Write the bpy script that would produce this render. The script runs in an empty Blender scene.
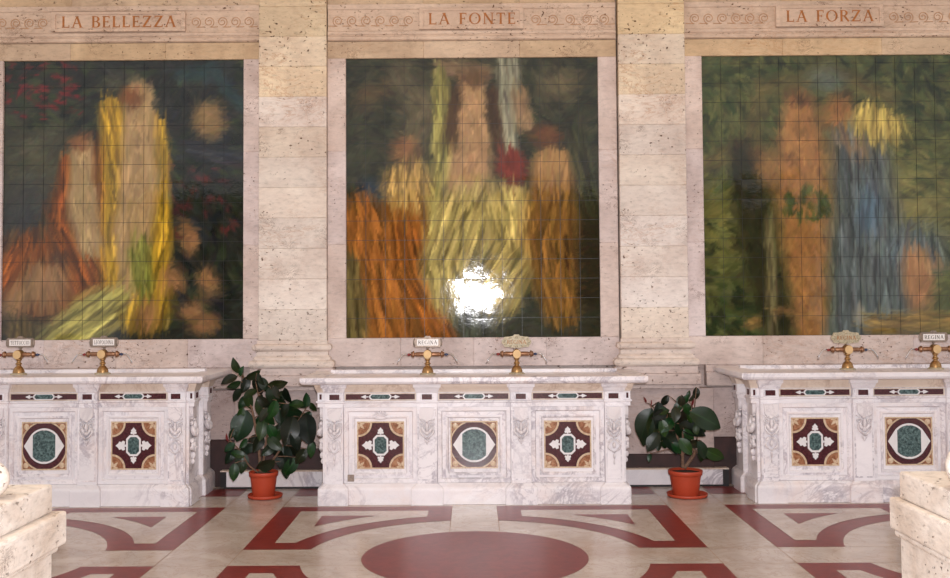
import bpy, math, random
import numpy as np
from mathutils import Vector, Matrix
PI = math.pi
C = bpy.context.scene.collection
sc = bpy.context.scene

# ------------------------------------------------------------------ camera
EYE = 1.5
def cam_axes(p, y, r):
    f = Vector((math.sin(y)*math.cos(p), math.cos(y)*math.cos(p), math.sin(p)))
    rt = f.cross(Vector((0, 0, 1))).normalized(); up = rt.cross(f)
    return f, math.cos(r)*rt+math.sin(r)*up, -math.sin(r)*rt+math.cos(r)*up
f_, r_, u_ = cam_axes(.0396, -.0039, -.0063)
cd = bpy.data.cameras.new('camera'); cam = bpy.data.objects.new('camera', cd); C.objects.link(cam)
cd.sensor_width = 36; cd.lens = 1018/950*36; cd.shift_x = .0063; cd.shift_y = -.0256
cam.matrix_world = Matrix(((r_.x, u_.x, -f_.x, 0), (r_.y, u_.y, -f_.y, 0), (r_.z, u_.z, -f_.z, EYE), (0, 0, 0, 1)))
sc.camera = cam
# ------------------------------------------------------------------ world, lights, exposure
w = bpy.data.worlds.new('world'); sc.world = w; w.use_nodes = True
bg = w.node_tree.nodes['Background']; bg.inputs[0].default_value = (.98, .97, 1.0, 1); bg.inputs[1].default_value = .88
def lamp(name, kind, loc, energy, color, size=None, rot=None, size_y=None):
    d = bpy.data.lights.new(name, kind); d.energy = energy; d.color = color
    if kind == 'AREA':
        d.shape = 'RECTANGLE'; d.size = size; d.size_y = size_y or size
    elif kind == 'SUN': d.angle = size
    else: d.shadow_soft_size = size
    o = bpy.data.objects.new(name, d); C.objects.link(o); o.location = loc
    if rot: o.rotation_euler = rot
    return o
lamp('flash_light', 'POINT', (.06, -.05, 1.66), 1050, (.98, .965, 1), .045)
lamp('sun_light', 'SUN', (0, -5, 9), 1.0, (1, .88, .70), .02, (math.radians(28), 0, math.radians(-12)))
sc.view_settings.view_transform = 'Standard'; sc.view_settings.look = 'None'
sc.view_settings.gamma = 1; sc.view_settings.use_curve_mapping = False
sc.view_settings.exposure = 0.12

# ------------------------------------------------------------------ helpers
def lin(c):
    return tuple(((v/255)/12.92 if v/255 <= .04045 else ((v/255+.055)/1.055)**2.4) for v in c)
def L4(c): return lin(c)+(1,)

class MB:
    def __init__(s): s.v = []; s.f = []; s.m = []; s.t = []; s.sm = []; s.tint = (1, 1, 1)
    def add(s, vs, fs, mi=0, smooth=False):
        b = len(s.v); s.v += [tuple(p) for p in vs]
        for f in fs:
            s.f.append([b+i for i in f]); s.m.append(mi); s.t.append(s.tint); s.sm.append(smooth)
    def box(s, x0, x1, y0, y1, z0, z1, mi=0):
        vs = [(x, y, z) for z in (z0, z1) for y in (y0, y1) for x in (x0, x1)]
        s.add(vs, [(0, 2, 3, 1), (4, 5, 7, 6), (0, 1, 5, 4), (2, 6, 7, 3), (0, 4, 6, 2), (1, 3, 7, 5)], mi)
    def prism(s, poly, y0, y1, mi=0):                       # outline in XZ, front at y0
        n = len(poly); vs = [(x, y0, z) for x, z in poly]+[(x, y1, z) for x, z in poly]
        a = sum(poly[i][0]*poly[(i+1) % n][1]-poly[(i+1) % n][0]*poly[i][1] for i in range(n))
        fr = list(range(n)) if a > 0 else list(range(n))[::-1]
        fs = [fr, [n+i for i in fr[::-1]]]
        for i in range(n):
            p, q = fr[i], fr[(i+1) % n]; fs.append([q, p, n+p, n+q])
        s.add(vs, fs, mi)
    def ring(s, outer, inner, y0, y1, mi=0):                # band between two outlines of equal count
        n = len(outer)
        vs = [(x, y0, z) for x, z in outer]+[(x, y0, z) for x, z in inner]+[(x, y1, z) for x, z in outer]+[(x, y1, z) for x, z in inner]
        fs = []
        for i in range(n):
            j = (i+1) % n
            fs += [(i, j, n+j, n+i), (j, i, 2*n+i, 2*n+j), (n+i, n+j, 3*n+j, 3*n+i)]
        s.add(vs, fs, mi)
    def tube(s, pts, r, k=8, mi=0, caps=True):
        pts = [Vector(p) for p in pts]; n = len(pts)
        rs = r if isinstance(r, (list, tuple)) else [r]*n
        vs = []; up = None
        for i, p in enumerate(pts):
            d = (pts[min(i+1, n-1)]-pts[max(i-1, 0)]).normalized()
            if up is None: up = Vector((0, 0, 1)) if abs(d.z) < .9 else Vector((0, 1, 0))
            a = d.cross(up)
            if a.length < 1e-4: a = d.orthogonal()
            a.normalize(); b = a.cross(d); up = b
            for j in range(k):
                t = 2*PI*j/k; vs.append(p+rs[i]*(math.cos(t)*a+math.sin(t)*b))
        fs = [(i*k+j, i*k+(j+1) % k, (i+1)*k+(j+1) % k, (i+1)*k+j) for i in range(n-1) for j in range(k)]
        if caps: fs += [list(range(k))[::-1], [(n-1)*k+j for j in range(k)]]
        s.add(vs, fs, mi, True)
    def lathe(s, prof, c=(0, 0, 0), axis='z', k=24, mi=0, smooth=True):
        vs = []
        for r, h in prof:
            for j in range(k):
                t = 2*PI*j/k; a, b = r*math.cos(t), r*math.sin(t)
                p = {'z': (a, b, h), 'y': (a, h, b), 'x': (h, a, b)}[axis]
                vs.append((c[0]+p[0], c[1]+p[1], c[2]+p[2]))
        n = len(prof)
        fs = [(i*k+j, i*k+(j+1) % k, (i+1)*k+(j+1) % k, (i+1)*k+j) for i in range(n-1) for j in range(k)]
        s.add(vs, fs, mi, smooth)
        s.add(vs[:k], [list(range(k))[::-1]], mi); s.add(vs[-k:], [list(range(k))], mi)
    def blob(s, c, r, rot=0, mi=0, k=10, m=7):              # ellipsoid, rot about y
        vs = []; fs = []
        for i in range(m+1):
            th = PI*i/m
            for j in range(k):
                ph = 2*PI*j/k
                x, y, z = r[0]*math.sin(th)*math.cos(ph), r[1]*math.sin(th)*math.sin(ph), r[2]*math.cos(th)
                vs.append((c[0]+x*math.cos(rot)+z*math.sin(rot), c[1]+y, c[2]-x*math.sin(rot)+z*math.cos(rot)))
        for i in range(m):
            for j in range(k): fs.append((i*k+j, (i+1)*k+j, (i+1)*k+(j+1) % k, i*k+(j+1) % k))
        s.add(vs, fs, mi, True)
    def sweep(s, poly, rings, ymax=None, mi=0, cap=True):   # rectilinear CCW plan outline, rings of (z, offset)
        n = len(poly); vs = []
        def nrm(a, b):
            d = Vector((b[0]-a[0], b[1]-a[1])).normalized(); return Vector((d.y, -d.x))
        offs = [nrm(poly[i-1], poly[i])+nrm(poly[i], poly[(i+1) % n]) for i in range(n)]
        for z, o in rings:
            for i, p in enumerate(poly):
                x, y = p[0]+offs[i].x*o, p[1]+offs[i].y*o
                if ymax is not None: y = min(y, ymax)
                vs.append((x, y, z))
        m = len(rings)
        fs = [(i*n+j, i*n+(j+1) % n, (i+1)*n+(j+1) % n, (i+1)*n+j) for i in range(m-1) for j in range(n)]
        if cap: fs += [[(m-1)*n+j for j in range(n)], [j for j in range(n)][::-1]]
        s.add(vs, fs, mi)
    def build(s, name, mats, parent=None, bevel=0, seg=1, loc=None):
        me = bpy.data.meshes.new(name); me.from_pydata(s.v, [], s.f); me.validate(clean_customdata=False)
        if not isinstance(mats, (list, tuple)): mats = [mats]
        for m in mats: me.materials.append(m)
        if len(me.polygons) == len(s.f):
            me.polygons.foreach_set('material_index', s.m); me.polygons.foreach_set('use_smooth', s.sm)
        at = me.attributes.new('tint', 'FLOAT_COLOR', 'CORNER')
        col = []
        for p, t in zip(me.polygons, s.t): col += list(t+(1,))*len(p.vertices)
        if len(col) == len(at.data)*4: at.data.foreach_set('color', col)
        me.update()
        o = bpy.data.objects.new(name, me); C.objects.link(o)
        if parent: o.parent = parent
        if loc: o.location = loc
        if bevel:
            b = o.modifiers.new('bevel', 'BEVEL'); b.width = bevel; b.segments = seg; b.limit_method = 'ANGLE'; b.angle_limit = math.radians(40)
        return o

def thing(name, label, cat, loc=(0, 0, 0), group=None, rz=0):
    o = bpy.data.objects.new(name, None); C.objects.link(o); o.location = loc; o.rotation_euler = (0, 0, rz)
    o['label'] = label; o['category'] = cat
    if group: o['group'] = group
    return o
def copy_tree(o, parent=None):
    c = o.copy(); C.objects.link(c)
    if parent: c.parent = parent
    for ch in list(o.children): copy_tree(ch, c)
    return c
def struct(o): o['kind'] = 'structure'; return o

# ------------------------------------------------------------------ materials
class NT:
    def __init__(s, name):
        s.m = bpy.data.materials.new(name); s.m.use_nodes = True; s.t = s.m.node_tree; s.b = s.t.nodes['Principled BSDF']
    def n(s, t, **kw):
        o = s.t.nodes.new(t)
        for k, v in kw.items(): setattr(o, k, v)
        return o
    def l(s, a, b): s.t.links.new(a, b)
    def coord(s, rnd=True, scale=(1, 1, 1)):
        tc = s.n('ShaderNodeTexCoord'); mp = s.n('ShaderNodeMapping'); mp.inputs['Scale'].default_value = scale
        s.l(tc.outputs['Object'], mp.inputs['Vector'])
        if rnd:
            oi = s.n('ShaderNodeObjectInfo'); ma = s.n('ShaderNodeMath', operation='MULTIPLY'); ma.inputs[1].default_value = 31
            s.l(oi.outputs['Random'], ma.inputs[0]); s.l(ma.outputs[0], mp.inputs['Location'])
        return mp.outputs[0]
    def noise(s, co, scale, detail=4, rough=.55, dist=0):
        o = s.n('ShaderNodeTexNoise'); o.inputs['Scale'].default_value = scale; o.inputs['Detail'].default_value = detail
        o.inputs['Roughness'].default_value = rough; o.inputs['Distortion'].default_value = dist
        s.l(co, o.inputs['Vector']); return o.outputs['Fac']
    def ramp(s, fac, stops, interp='LINEAR'):
        o = s.n('ShaderNodeValToRGB'); r = o.color_ramp; r.interpolation = interp
        while len(r.elements) < len(stops): r.elements.new(.5)
        for e, (p, c) in zip(r.elements, stops): e.position = p; e.color = c if len(c) == 4 else L4(c)
        s.l(fac, o.inputs[0]); return o.outputs[0]
    def mix(s, fac, a, b, mode='MIX'):
        o = s.n('ShaderNodeMix', data_type='RGBA', blend_type=mode)
        for i, v in ((0, fac), (6, a), (7, b)):
            if hasattr(v, 'links'): s.l(v, o.inputs[i])
            else: o.inputs[i].default_value = v
        return o.outputs[2]
    def math(s, op, a, b):
        o = s.n('ShaderNodeMath', operation=op)
        for i, v in ((0, a), (1, b)):
            if hasattr(v, 'links'): s.l(v, o.inputs[i])
            else: o.inputs[i].default_value = v
        return o.outputs[0]
    def bump(s, h, strength=.3, dist=.01):
        o = s.n('ShaderNodeBump'); o.inputs['Strength'].default_value = strength; o.inputs['Distance'].default_value = dist
        s.l(h, o.inputs['Height']); s.l(o.outputs[0], s.b.inputs['Normal'])
    def col(s, c):
        if hasattr(c, 'links'): s.l(c, s.b.inputs['Base Color'])
        else: s.b.inputs['Base Color'].default_value = c
    def set(s, rough=.5, metal=0, spec=.5):
        s.b.inputs['Roughness'].default_value = rough; s.b.inputs['Metallic'].default_value = metal
        s.b.inputs['Specular IOR Level'].default_value = spec
BW = lambda v: (v, v, v, 1)

def plain(name, c, rough=.5, metal=0, spec=.5, var=.12, scale=20):
    t = NT(name); t.set(rough, metal, spec); co = t.coord()
    n = t.noise(co, scale, 4); base = lin(c)
    lo = tuple(v*(1-var) for v in base)+(1,); hi = tuple(min(1, v*(1+var)) for v in base)+(1,)
    t.col(t.ramp(n, [(.3, lo), (.7, hi)])); return t.m

def travertine(name, a, b, pits=1.0, rough=.6, bumpk=.35, veins=.85):
    t = NT(name); t.set(rough, 0, .3); co = t.coord(False); st = t.coord(False, (1, 1, 2.6))
    big = t.noise(co, 2.3, 5, .6, .6)
    c = t.ramp(big, [(.32, a), (.66, b)])
    fine = t.noise(st, 16, 6, .7)
    c = t.mix(.65, c, t.ramp(fine, [(.3, BW(.62)), (.46, BW(.95)), (.7, BW(1.12))]), 'MULTIPLY')
    # rusty veins
    vn = t.noise(st, 3.1, 7, .72, 1.4); mk = t.noise(co, 1.1, 3)
    vv = t.ramp(vn, [(.47, BW(0)), (.497, BW(1)), (.52, BW(0))])
    mm = t.ramp(mk, [(.50, BW(0)), (.66, BW(veins))])
    c = t.mix(t.math('MULTIPLY', vv, mm), c, L4((172, 116, 66)))
    # pits
    pn = t.noise(t.coord(False, (1, 1, 1.7)), 34, 3, .5); pm = t.noise(co, 4.2, 3)
    p = t.math('MULTIPLY', t.ramp(pn, [(.64, BW(0)), (.69, BW(1))]), t.ramp(pm, [(.45, BW(0)), (.62, BW(1))]))
    p = t.math('MULTIPLY', p, pits)
    c = t.mix(p, c, L4((92, 64, 44)))
    # deep long flaws
    dn = t.noise(t.coord(False, (1, 1, 1.5)), 6.5, 8, .75, 1.0); dm = t.noise(co, 2.7, 2)
    d = t.math('MULTIPLY', t.ramp(dn, [(.480, BW(0)), (.495, BW(1)), (.510, BW(0))]), t.ramp(dm, [(.575, BW(0)), (.64, BW(1))]))
    c = t.mix(t.math('MULTIPLY', d, .85*min(1, pits)), c, L4((96, 60, 38)))
    at = t.n('ShaderNodeAttribute', attribute_name='tint'); c = t.mix(1.0, c, at.outputs['Color'], 'MULTIPLY')
    t.col(c)
    h = t.math('SUBTRACT', fine, t.math('MULTIPLY', p, 1.5)); t.bump(h, bumpk, .006); return t.m

def marble(name, base, vein, warm=None, rough=.28):
    t = NT(name); t.set(rough, 0, .5); co = t.coord(True)
    n1 = t.noise(co, 2.2, 9, .62, 1.6); n2 = t.noise(co, 5.0, 8, .65, 2.0); m = t.noise(co, 1.5, 2)
    v1 = t.ramp(n1, [(.44, BW(0)), (.495, BW(.75)), (.53, BW(0))]); v2 = t.ramp(n2, [(.47, BW(0)), (.5, BW(.55)), (.52, BW(0))])
    c = t.ramp(t.noise(co, 1.3, 6), [(.3, tuple(int(x*.93) for x in base)), (.65, base)])
    mk = t.ramp(m, [(.42, BW(.1)), (.6, BW(1))])
    c = t.mix(t.math('MULTIPLY', v1, mk), c, L4(vein)); c = t.mix(t.math('MULTIPLY', v2, mk), c, L4(vein))
    if warm: c = t.mix(t.ramp(t.noise(co, 3.0, 5, .6, .5), [(.5, BW(0)), (.68, BW(.6))]), c, L4(warm))
    t.col(c); t.bump(n2, .08, .003); return t.m

def speckle(name, a, b, scale=60, rough=.2):
    t = NT(name); t.set(rough, 0, .5); co = t.coord(True)
    n = t.noise(co, scale, 5, .7, .6); t.col(t.ramp(n, [(.38, a), (.5, tuple((x+y)//2 for x, y in zip(a, b))), (.62, b)])); return t.m

M = {}
M['trav'] = travertine('travertine', (188, 170, 164), (220, 205, 200), 1.5, .6, .6, .4)
M['trav_white'] = travertine('travertine_pale', (204, 188, 178), (232, 222, 212), 1.7, .6, .6)
M['cream'] = travertine('rough_cream_stone', (206, 190, 176), (240, 232, 224), 1.3, .85, 1.2)
M['marble'] = marble('white_marble', (244, 238, 240), (160, 150, 160), (236, 220, 214))
M['marble_warm'] = marble('beige_marble', (230, 212, 196), (176, 148, 128), (232, 216, 200))
M['carved'] = marble('carved_marble', (236, 228, 229), (190, 180, 184))
M['purple'] = speckle('porphyry', (54, 18, 26), (88, 40, 46), 80)
M['green'] = speckle('green_porphyry', (30, 50, 52), (104, 128, 126), 55)
M['ochre'] = speckle('ochre_marble', (128, 78, 52), (176, 128, 96), 40)
M['ochre_pale'] = speckle('pale_ochre_marble', (190, 160, 130), (218, 196, 168), 40)
M['white'] = plain('white_inlay', (226, 222, 222), .3, var=.05)
M['brass'] = plain('aged_brass', (168, 130, 86), .42, .9, var=.3, scale=60)
M['brass_light'] = plain('polished_brass', (214, 180, 132), .6, .3, var=.1)
M['copper'] = plain('copper_pipe', (158, 118, 92), .42, .9, var=.25, scale=60)
M['chrome'] = plain('chrome', (216, 214, 216), .15, 1.0, var=.03)
M['red_knob'] = plain('red_enamel', (128, 34, 34), .3)
M['blue_knob'] = plain('blue_enamel', (46, 58, 92), .3)
M['plaque'] = plain('white_enamel', (236, 230, 226), .35, var=.04)
M['plaque_frame'] = plain('grey_metal', (142, 126, 114), .45, .5, var=.25, scale=60)
M['plaque_gold'] = plain('cream_gilt', (178, 166, 140), .5, .1, var=.3, scale=90)
M['ink'] = plain('dark_lettering', (84, 72, 66), .6)
M['rust'] = plain('rust_lettering', (160, 98, 42), .6, var=.25, scale=30)
M['groove'] = plain('joint_brown', (150, 112, 84), .8)  # brown of the joints between floor slabs
M['scroll'] = plain('dark_scroll_stone', (186, 146, 112), .8)  # scroll lines, darker than the frieze stone
M['terracotta'] = plain('terracotta_plastic', (176, 64, 36), .5, var=.08, scale=8)
M['soil'] = plain('potting_soil', (52, 38, 30), .95, var=.4, scale=80)
M['bark'] = plain('brown_bark', (112, 84, 66), .8, var=.3, scale=40)
M['leaf_red'] = plain('red_leaf_sheath', (110, 34, 34), .4, var=.2)
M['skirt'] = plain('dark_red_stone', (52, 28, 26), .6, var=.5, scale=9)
M['black'] = plain('black_stone_and_shadow', (26, 24, 26), .4)
M['floor_red'] = speckle('red_floor_marble', (112, 36, 32), (132, 47, 40), 14, .3)
M['floor_red'].node_tree.nodes['Principled BSDF'].inputs['Specular IOR Level'].default_value = .28
M['plaster'] = plain('warm_plaster', (216, 190, 152), .9, var=.05, scale=3)
M['outside'] = plain('reflection_wall_green', (92, 92, 66), .9, var=.3, scale=3)  # dark green for the added wall, chosen to dim reflections
def floor_mat():
    t = NT('beige_floor_marble'); t.set(.2, 0, .4); co = t.coord(False)
    c = t.ramp(t.noise(co, 2.4, 7, .6, 1.2), [(.3, (176, 160, 148)), (.5, (192, 178, 166)), (.7, (206, 194, 184))])
    n = t.noise(co, 4, 8, .65, 1.5); v = t.ramp(n, [(.47, BW(0)), (.5, BW(.35)), (.52, BW(0))])
    c = t.mix(v, c, L4((150, 116, 96)))
    o = t.noise(co, .9, 3); c = t.mix(t.ramp(o, [(.58, BW(0)), (.75, BW(.35))]), c, L4((198, 160, 138)))
    t.col(c)
    return t.m
M['floor'] = floor_mat()
def leaf_mat():
    t = NT('rubber_plant_leaf'); t.set(.38, 0, .35)
    at = t.n('ShaderNodeAttribute', attribute_name='tint'); n = t.noise(t.coord(), 9, 3)
    c = t.mix(1.0, at.outputs['Color'], t.ramp(n, [(.3, BW(.75)), (.7, BW(1.15))]), 'MULTIPLY'); t.col(c); return t.m
M['leaf'] = leaf_mat()
def tile_mat():
    t = NT('painted_glazed_tile'); t.set(.06, 0, .4)
    at = t.n('ShaderNodeAttribute', attribute_name='paint'); t.col(at.outputs['Color'])
    co = t.coord(); h = t.noise(co, 9, 5, .6); t.bump(h, .06, .02); return t.m
M['tile'] = tile_mat()

# ------------------------------------------------------------------ floor
YC = 6.14
def shapes():
    """red inlay polygons of one quadrant unit: outer band, then small triangle, for centre cx, mirrored by sx, sy"""
    out = []
    def arc_pts(r, x0, x1, ytop, n=26):
        # boundary of the box [x0,x1] x [yl,ytop] outside circle r: follow the circle where it crosses
        pts = []
        for i in range(n+1):
            a = math.radians(90)*i/n; pts.append((r*math.sin(a), r*math.cos(a)))
        return pts
    def region(x0, x1, y0, y1, r):
        # polygon of rect minus disc (disc centre at origin, first quadrant)
        p = []
        ys = math.sqrt(max(0, r*r-x0*x0)); xs = math.sqrt(max(0, r*r-y0*y0))
        a0 = math.atan2(x0, ys); a1 = math.atan2(xs, y0)
        p.append((x0, y1))
        for i in range(25):
            a = a0+(a1-a0)*i/24; p.append((r*math.sin(a), r*math.cos(a)))
        p += [(x1, y0), (x1, y1)]
        return p
    outer = region(.166, 1.432, .195, 1.52, 1.03)
    inner = region(.336, 1.267, .365, 1.355, 1.19)
    ys = 1.19; r = 1.375
    a0 = math.acos(1.185/r); a1 = math.asin(1.09/r)
    tri = [(r*math.sin(a0), 1.185)]+[(r*math.sin(a0+(a1-a0)*i/16), r*math.cos(a0+(a1-a0)*i/16)) for i in range(17)]+[(1.09, 1.185)]
    return outer, inner, tri
def floor_build():
    mb = MB()
    mb.box(-9, 9, -9.5, 9.2, -.12, 0)
    outer, inner, tri = shapes()
    def flat(poly, z, mi, cx, sx, sy):
        pts = [(cx+sx*x, YC+sy*y, z) for x, y in poly]
        pa = sum(pts[i][0]*pts[(i+1) % len(pts)][1]-pts[(i+1) % len(pts)][0]*pts[i][1] for i in range(len(pts)))
        if pa < 0: pts = pts[::-1]
        mb.add(pts, [list(range(len(pts)))], mi)
    for cx in (-3.291, 0, 3.291):
        disc = [(.675*math.cos(2*PI*i/72), .675*math.sin(2*PI*i/72)) for i in range(72)]
        flat(disc, .0012, 1, cx, 1, 1)
        for sx in (-1, 1):
            for sy in (-1, 1):
                flat(outer, .0012, 1, cx, sx, sy); flat(inner, .0024, 0, cx, sx, sy); flat(tri, .0036, 1, cx, sx, sy)
    for s in (-1, 1):
        for a, b in ((1.19, 1.425), (1.865, 2.2)):
            x0, x1 = sorted((s*a, s*b)); mb.add([(x0, 8.1, .0012), (x1, 8.1, .0012), (x1, 8.42, .0012), (x0, 8.42, .0012)], [(0, 1, 2, 3)], 1)
    # hairline joints between slabs
    def seam(x0, y0, x1, y1, wd=.003):
        d = Vector((x1-x0, y1-y0)).normalized(); n = Vector((-d.y, d.x))*wd/2
        mb.add([(x0-n.x, y0-n.y, .0008), (x1-n.x, y1-n.y, .0008), (x1+n.x, y1+n.y, .0008), (x0+n.x, y0+n.y, .0008)], [(0, 1, 2, 3)], 2)
    for s in (-1, 1):
        for x in (1.432, 1.859): seam(s*x, 4.2, s*x, 8.4)
        seam(s*.166, YC+.675, s*.166, 7.66)
    for y in (YC+.195, YC-.195, 7.66): seam(-5, y, 5, y)
    return struct(mb.build('floor', [M['floor'], M['floor_red'], M['groove']]))
floor_build()

# ------------------------------------------------------------------ wall
random.seed(4)
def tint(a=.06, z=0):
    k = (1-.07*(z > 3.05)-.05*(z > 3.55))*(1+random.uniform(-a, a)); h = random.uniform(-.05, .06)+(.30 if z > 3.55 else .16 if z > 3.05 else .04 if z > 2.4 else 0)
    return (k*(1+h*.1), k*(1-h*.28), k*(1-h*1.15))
def courses(mb, x0, x1, y0, y1, z0, z1, n, a=.06, vert=False):
    for i in range(n):
        mb.tint = tint(a, z0+(z1-z0)*i/n+.05 if vert else z0)
        if vert: mb.box(x0, x1, y0, y1, z0+(z1-z0)*i/n, z0+(z1-z0)*(i+1)/n)
        else: mb.box(x0+(x1-x0)*i/n, x0+(x1-x0)*(i+1)/n, y0, y1, z0, z1)
    mb.tint = (1, 1, 1)
MZ0, MZ1 = 1.228, 3.591
bays = [(-3.965, -1.930), (-1.065, 1.065), (1.942, 4.07)]
WY = 8.53
def wall_build():
    mb = MB(); mb.tint = (.96, .94, .92)
    mb.box(-6.5, 6.5, 8.62, 9.0, 0, 5.4)
    struct(mb.build('wall_back', M['trav']))
    mb = MB()
    edges = [(-4.2, -1.79), (-1.22, 1.22), (1.79, 4.3)]
    for (m0, m1), (e0, e1) in zip(bays, edges):
        courses(mb, e0, m0, WY, 8.62, MZ0, MZ1, 3, .05, True); courses(mb, m1, e1, WY, 8.62, MZ0, MZ1, 3, .05, True)
        courses(mb, e0, e1, WY, 8.62, MZ1, 3.735, 3, .04)
        courses(mb, e0, e1, WY+.002, 8.62, .99, MZ0, 4, .04)
        courses(mb, e0, e1, WY+.02, 8.62, 4.04, 4.75, 3, .06)
    for s in (-1, 1):
        x0, x1 = sorted((s*4.25, s*6.5)); courses(mb, x0, x1, WY+.02, 8.62, .99, 4.75, 8, .06, True)
        x0, x1 = sorted((s*1.0, s*1.99)); mb.tint = (.9, .87, .87)
        mb.box(x0, x1, 8.5, 8.62, 0, .80)
        x0, x1 = sorted((s*1.99, s*6.5)); mb.tint = (.86, .82, .82); mb.box(x0, x1, 8.56, 8.62, 0, .80)
        mb.tint = (1, .98, .96)
        x0, x1 = sorted((s*1.94, s*2.6)); mb.box(x0, x1, 8.515, 8.62, .815, .93)
        x0, x1 = sorted((s*1.94, s*6.5)); mb.box(x0, x1, 8.54, 8.62, .93, .99)
    mb.tint = (1, 1, 1)
    mb.box(-6.5, 6.5, 8.4, 8.62, 4.75, 4.95); mb.box(-6.5, 6.5, 8.3, 8.62, 4.95, 5.4)
    return struct(mb.build('trim_4', M['trav'], bevel=.004))
wall_build()
# frieze mouldings with tablets: trim
def trims():
    for i, ((m0, m1), (e0, e1)) in enumerate(zip(bays, [(-4.2, -1.795), (-1.215, 1.215), (1.795, 4.3)])):
        mb = MB(); mb.tint = (.95, .86, .70)
        prof = [(3.738, 0), (3.745, .018), (3.77, .020), (3.776, .010), (3.782, .010), (3.79, .022), (3.812, .026), (3.82, .004), (4.0, .004), (4.006, .016), (4.03, .024), (4.042, .030), (4.046, 0)]
        vs = []; n = len(prof)
        for x in (e0, e1): vs += [(x, WY-.002-o, z) for z, o in prof]+[(x, 8.62, prof[-1][0]), (x, 8.62, prof[0][0])]
        k = n+2
        mb.add(vs, [(j, j+1, k+j+1, k+j) if False else (j+1, j, k+j, k+j+1) for j in range(k-1)]+[(0, k-1, 2*k-1, k)]+[list(range(k)), [k+j for j in range(k)][::-1]])
        struct(mb.build('trim_%d' % (i+1), M['trav']))
trims()

# ------------------------------------------------------------------ lettering
GL = {  # strokes in a 1-high cell: (x0,z0,x1,z1,width) ; arcs: ('a',cx,cz,rx,rz,deg0,deg1,width)
 'L': (.62, [(.12, 0, .12, 1, .15), (.12, .04, .56, .04, .08), (.56, .0, .56, .22, .05)]),
 'A': (.8, [(.08, 0, .4, 1, .07), (.4, 1, .72, 0, .15), (.2, .36, .6, .36, .06)]),
 'B': (.68, [(.12, 0, .12, 1, .15), ('a', .3, .75, .22, .23, 90, -90, .12), ('a', .32, .26, .26, .26, 90, -90, .13), (.12, .97, .3, .97, .06), (.12, .52, .32, .52, .06), (.12, .03, .32, .03, .06)]),
 'E': (.62, [(.12, 0, .12, 1, .15), (.12, .04, .54, .04, .07), (.12, .5, .42, .5, .06), (.12, .96, .52, .96, .07), (.54, 0, .54, .2, .05), (.52, .8, .52, 1, .05), (.42, .4, .42, .6, .05)]),
 'Z': (.74, [(.08, .96, .66, .96, .08), (.62, .96, .1, .04, .15), (.08, .04, .68, .04, .08), (.09, .78, .09, .98, .05), (.67, .02, .67, .24, .05)]),
 'F': (.6, [(.12, 0, .12, 1, .15), (.12, .5, .4, .5, .06), (.12, .96, .52, .96, .07), (.52, .78, .52, 1, .05), (.4, .4, .4, .6, .05)]),
 'O': (.9, [('a', .43, .5, .38, .5, 0, 360, .12)]),
 'N': (.84, [(.12, 0, .12, 1, .07), (.12, .98, .7, .03, .15), (.7, 0, .7, 1, .07)]),
 'T': (.74, [(.36, 0, .36, 1, .15), (.05, .96, .67, .96, .08), (.06, .76, .06, .98, .05), (.66, .76, .66, .98, .05)]),
 'R': (.74, [(.12, 0, .12, 1, .15), ('a', .3, .74, .23, .24, 90, -90, .12), (.12, .97, .3, .97, .06), (.12, .5, .32, .5, .06), (.34, .5, .68, .0, .14)]),
 'G': (.86, [('a', .43, .5, .37, .49, 40, 330, .12), (.72, 0.05, .72, .42, .12), (.56, .42, .82, .42, .05)]),
 'I': (.3, [(.14, 0, .14, 1, .15)]),
 'C': (.8, [('a', .43, .5, .37, .49, 45, 315, .12)]),
 'U': (.82, [(.14, .3, .14, 1, .14), (.68, .3, .68, 1, .08), ('a', .41, .32, .27, .3, 180, 360, .11)]),
 'D': (.82, [(.12, 0, .12, 1, .15), ('a', .32, .5, .4, .48, 90, -90, .13), (.12, .97, .34, .97, .06), (.12, .03, .34, .03, .06)]),
 'P': (.66, [(.12, 0, .12, 1, .15), ('a', .3, .73, .24, .25, 90, -90, .12), (.12, .97, .3, .97, .06), (.12, .48, .3, .48, .06)]),
 ' ': (.45, []),
}
def write(mb, text, x0, x1, z0, h, y0, y1, gap=.16, bold=1.0, serif=True):
    tw = sum(GL[c][0] for c in text)+gap*(len(text)-1); sx = (x1-x0)/tw; cx = 0
    e = [0]
    def seg(ax, az, bx, bz, wd):
        d = Vector((bx-ax, bz-az)); d.normalize(); n = Vector((-d.y, d.x))*wd*bold/2
        pts = [(ax-n.x, az-n.y), (bx-n.x, bz-n.y), (bx+n.x, bz+n.y), (ax+n.x, az+n.y)]
        e[0] += 1; mb.prism([(x0+(cx+p[0])*sx, z0+p[1]*h) for p in pts], y0-.00002*(e[0] % 9), y1)
    for c in text:
        wd_, st = GL[c]
        for s in st:
            if s[0] == 'a':
                _, ax, az, rx, rz, d0, d1, wd = s; n = 14
                o = []; i_ = []
                for k in range(n+1):
                    t = math.radians(d0+(d1-d0)*k/n); w2 = wd*bold/2*(.55+.75*abs(math.cos(t)))
                    o.append((x0+(cx+ax+(rx+w2)*math.cos(t))*sx, z0+(az+(rz+w2*.4)*math.sin(t))*h)); i_.append((x0+(cx+ax+(rx-w2)*math.cos(t))*sx, z0+(az+(rz-w2*.9)*math.sin(t))*h))
                for k in range(n): mb.prism([o[k], o[k+1], i_[k+1], i_[k]], y0-.00001*(k % 2), y1)
            else:
                seg(*s)
                if serif and abs(s[3]-s[1]) > .9:
                    for (qx, qz) in ((s[0], s[1]), (s[2], s[3])): seg(qx-.13, .02 if qz < .5 else .98, qx+.13, .02 if qz < .5 else .98, .045)
        cx += wd_+gap
def rect(x0, x1, z0, z1): return [(x0, z0), (x1, z0), (x1, z1), (x0, z1)]
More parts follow.
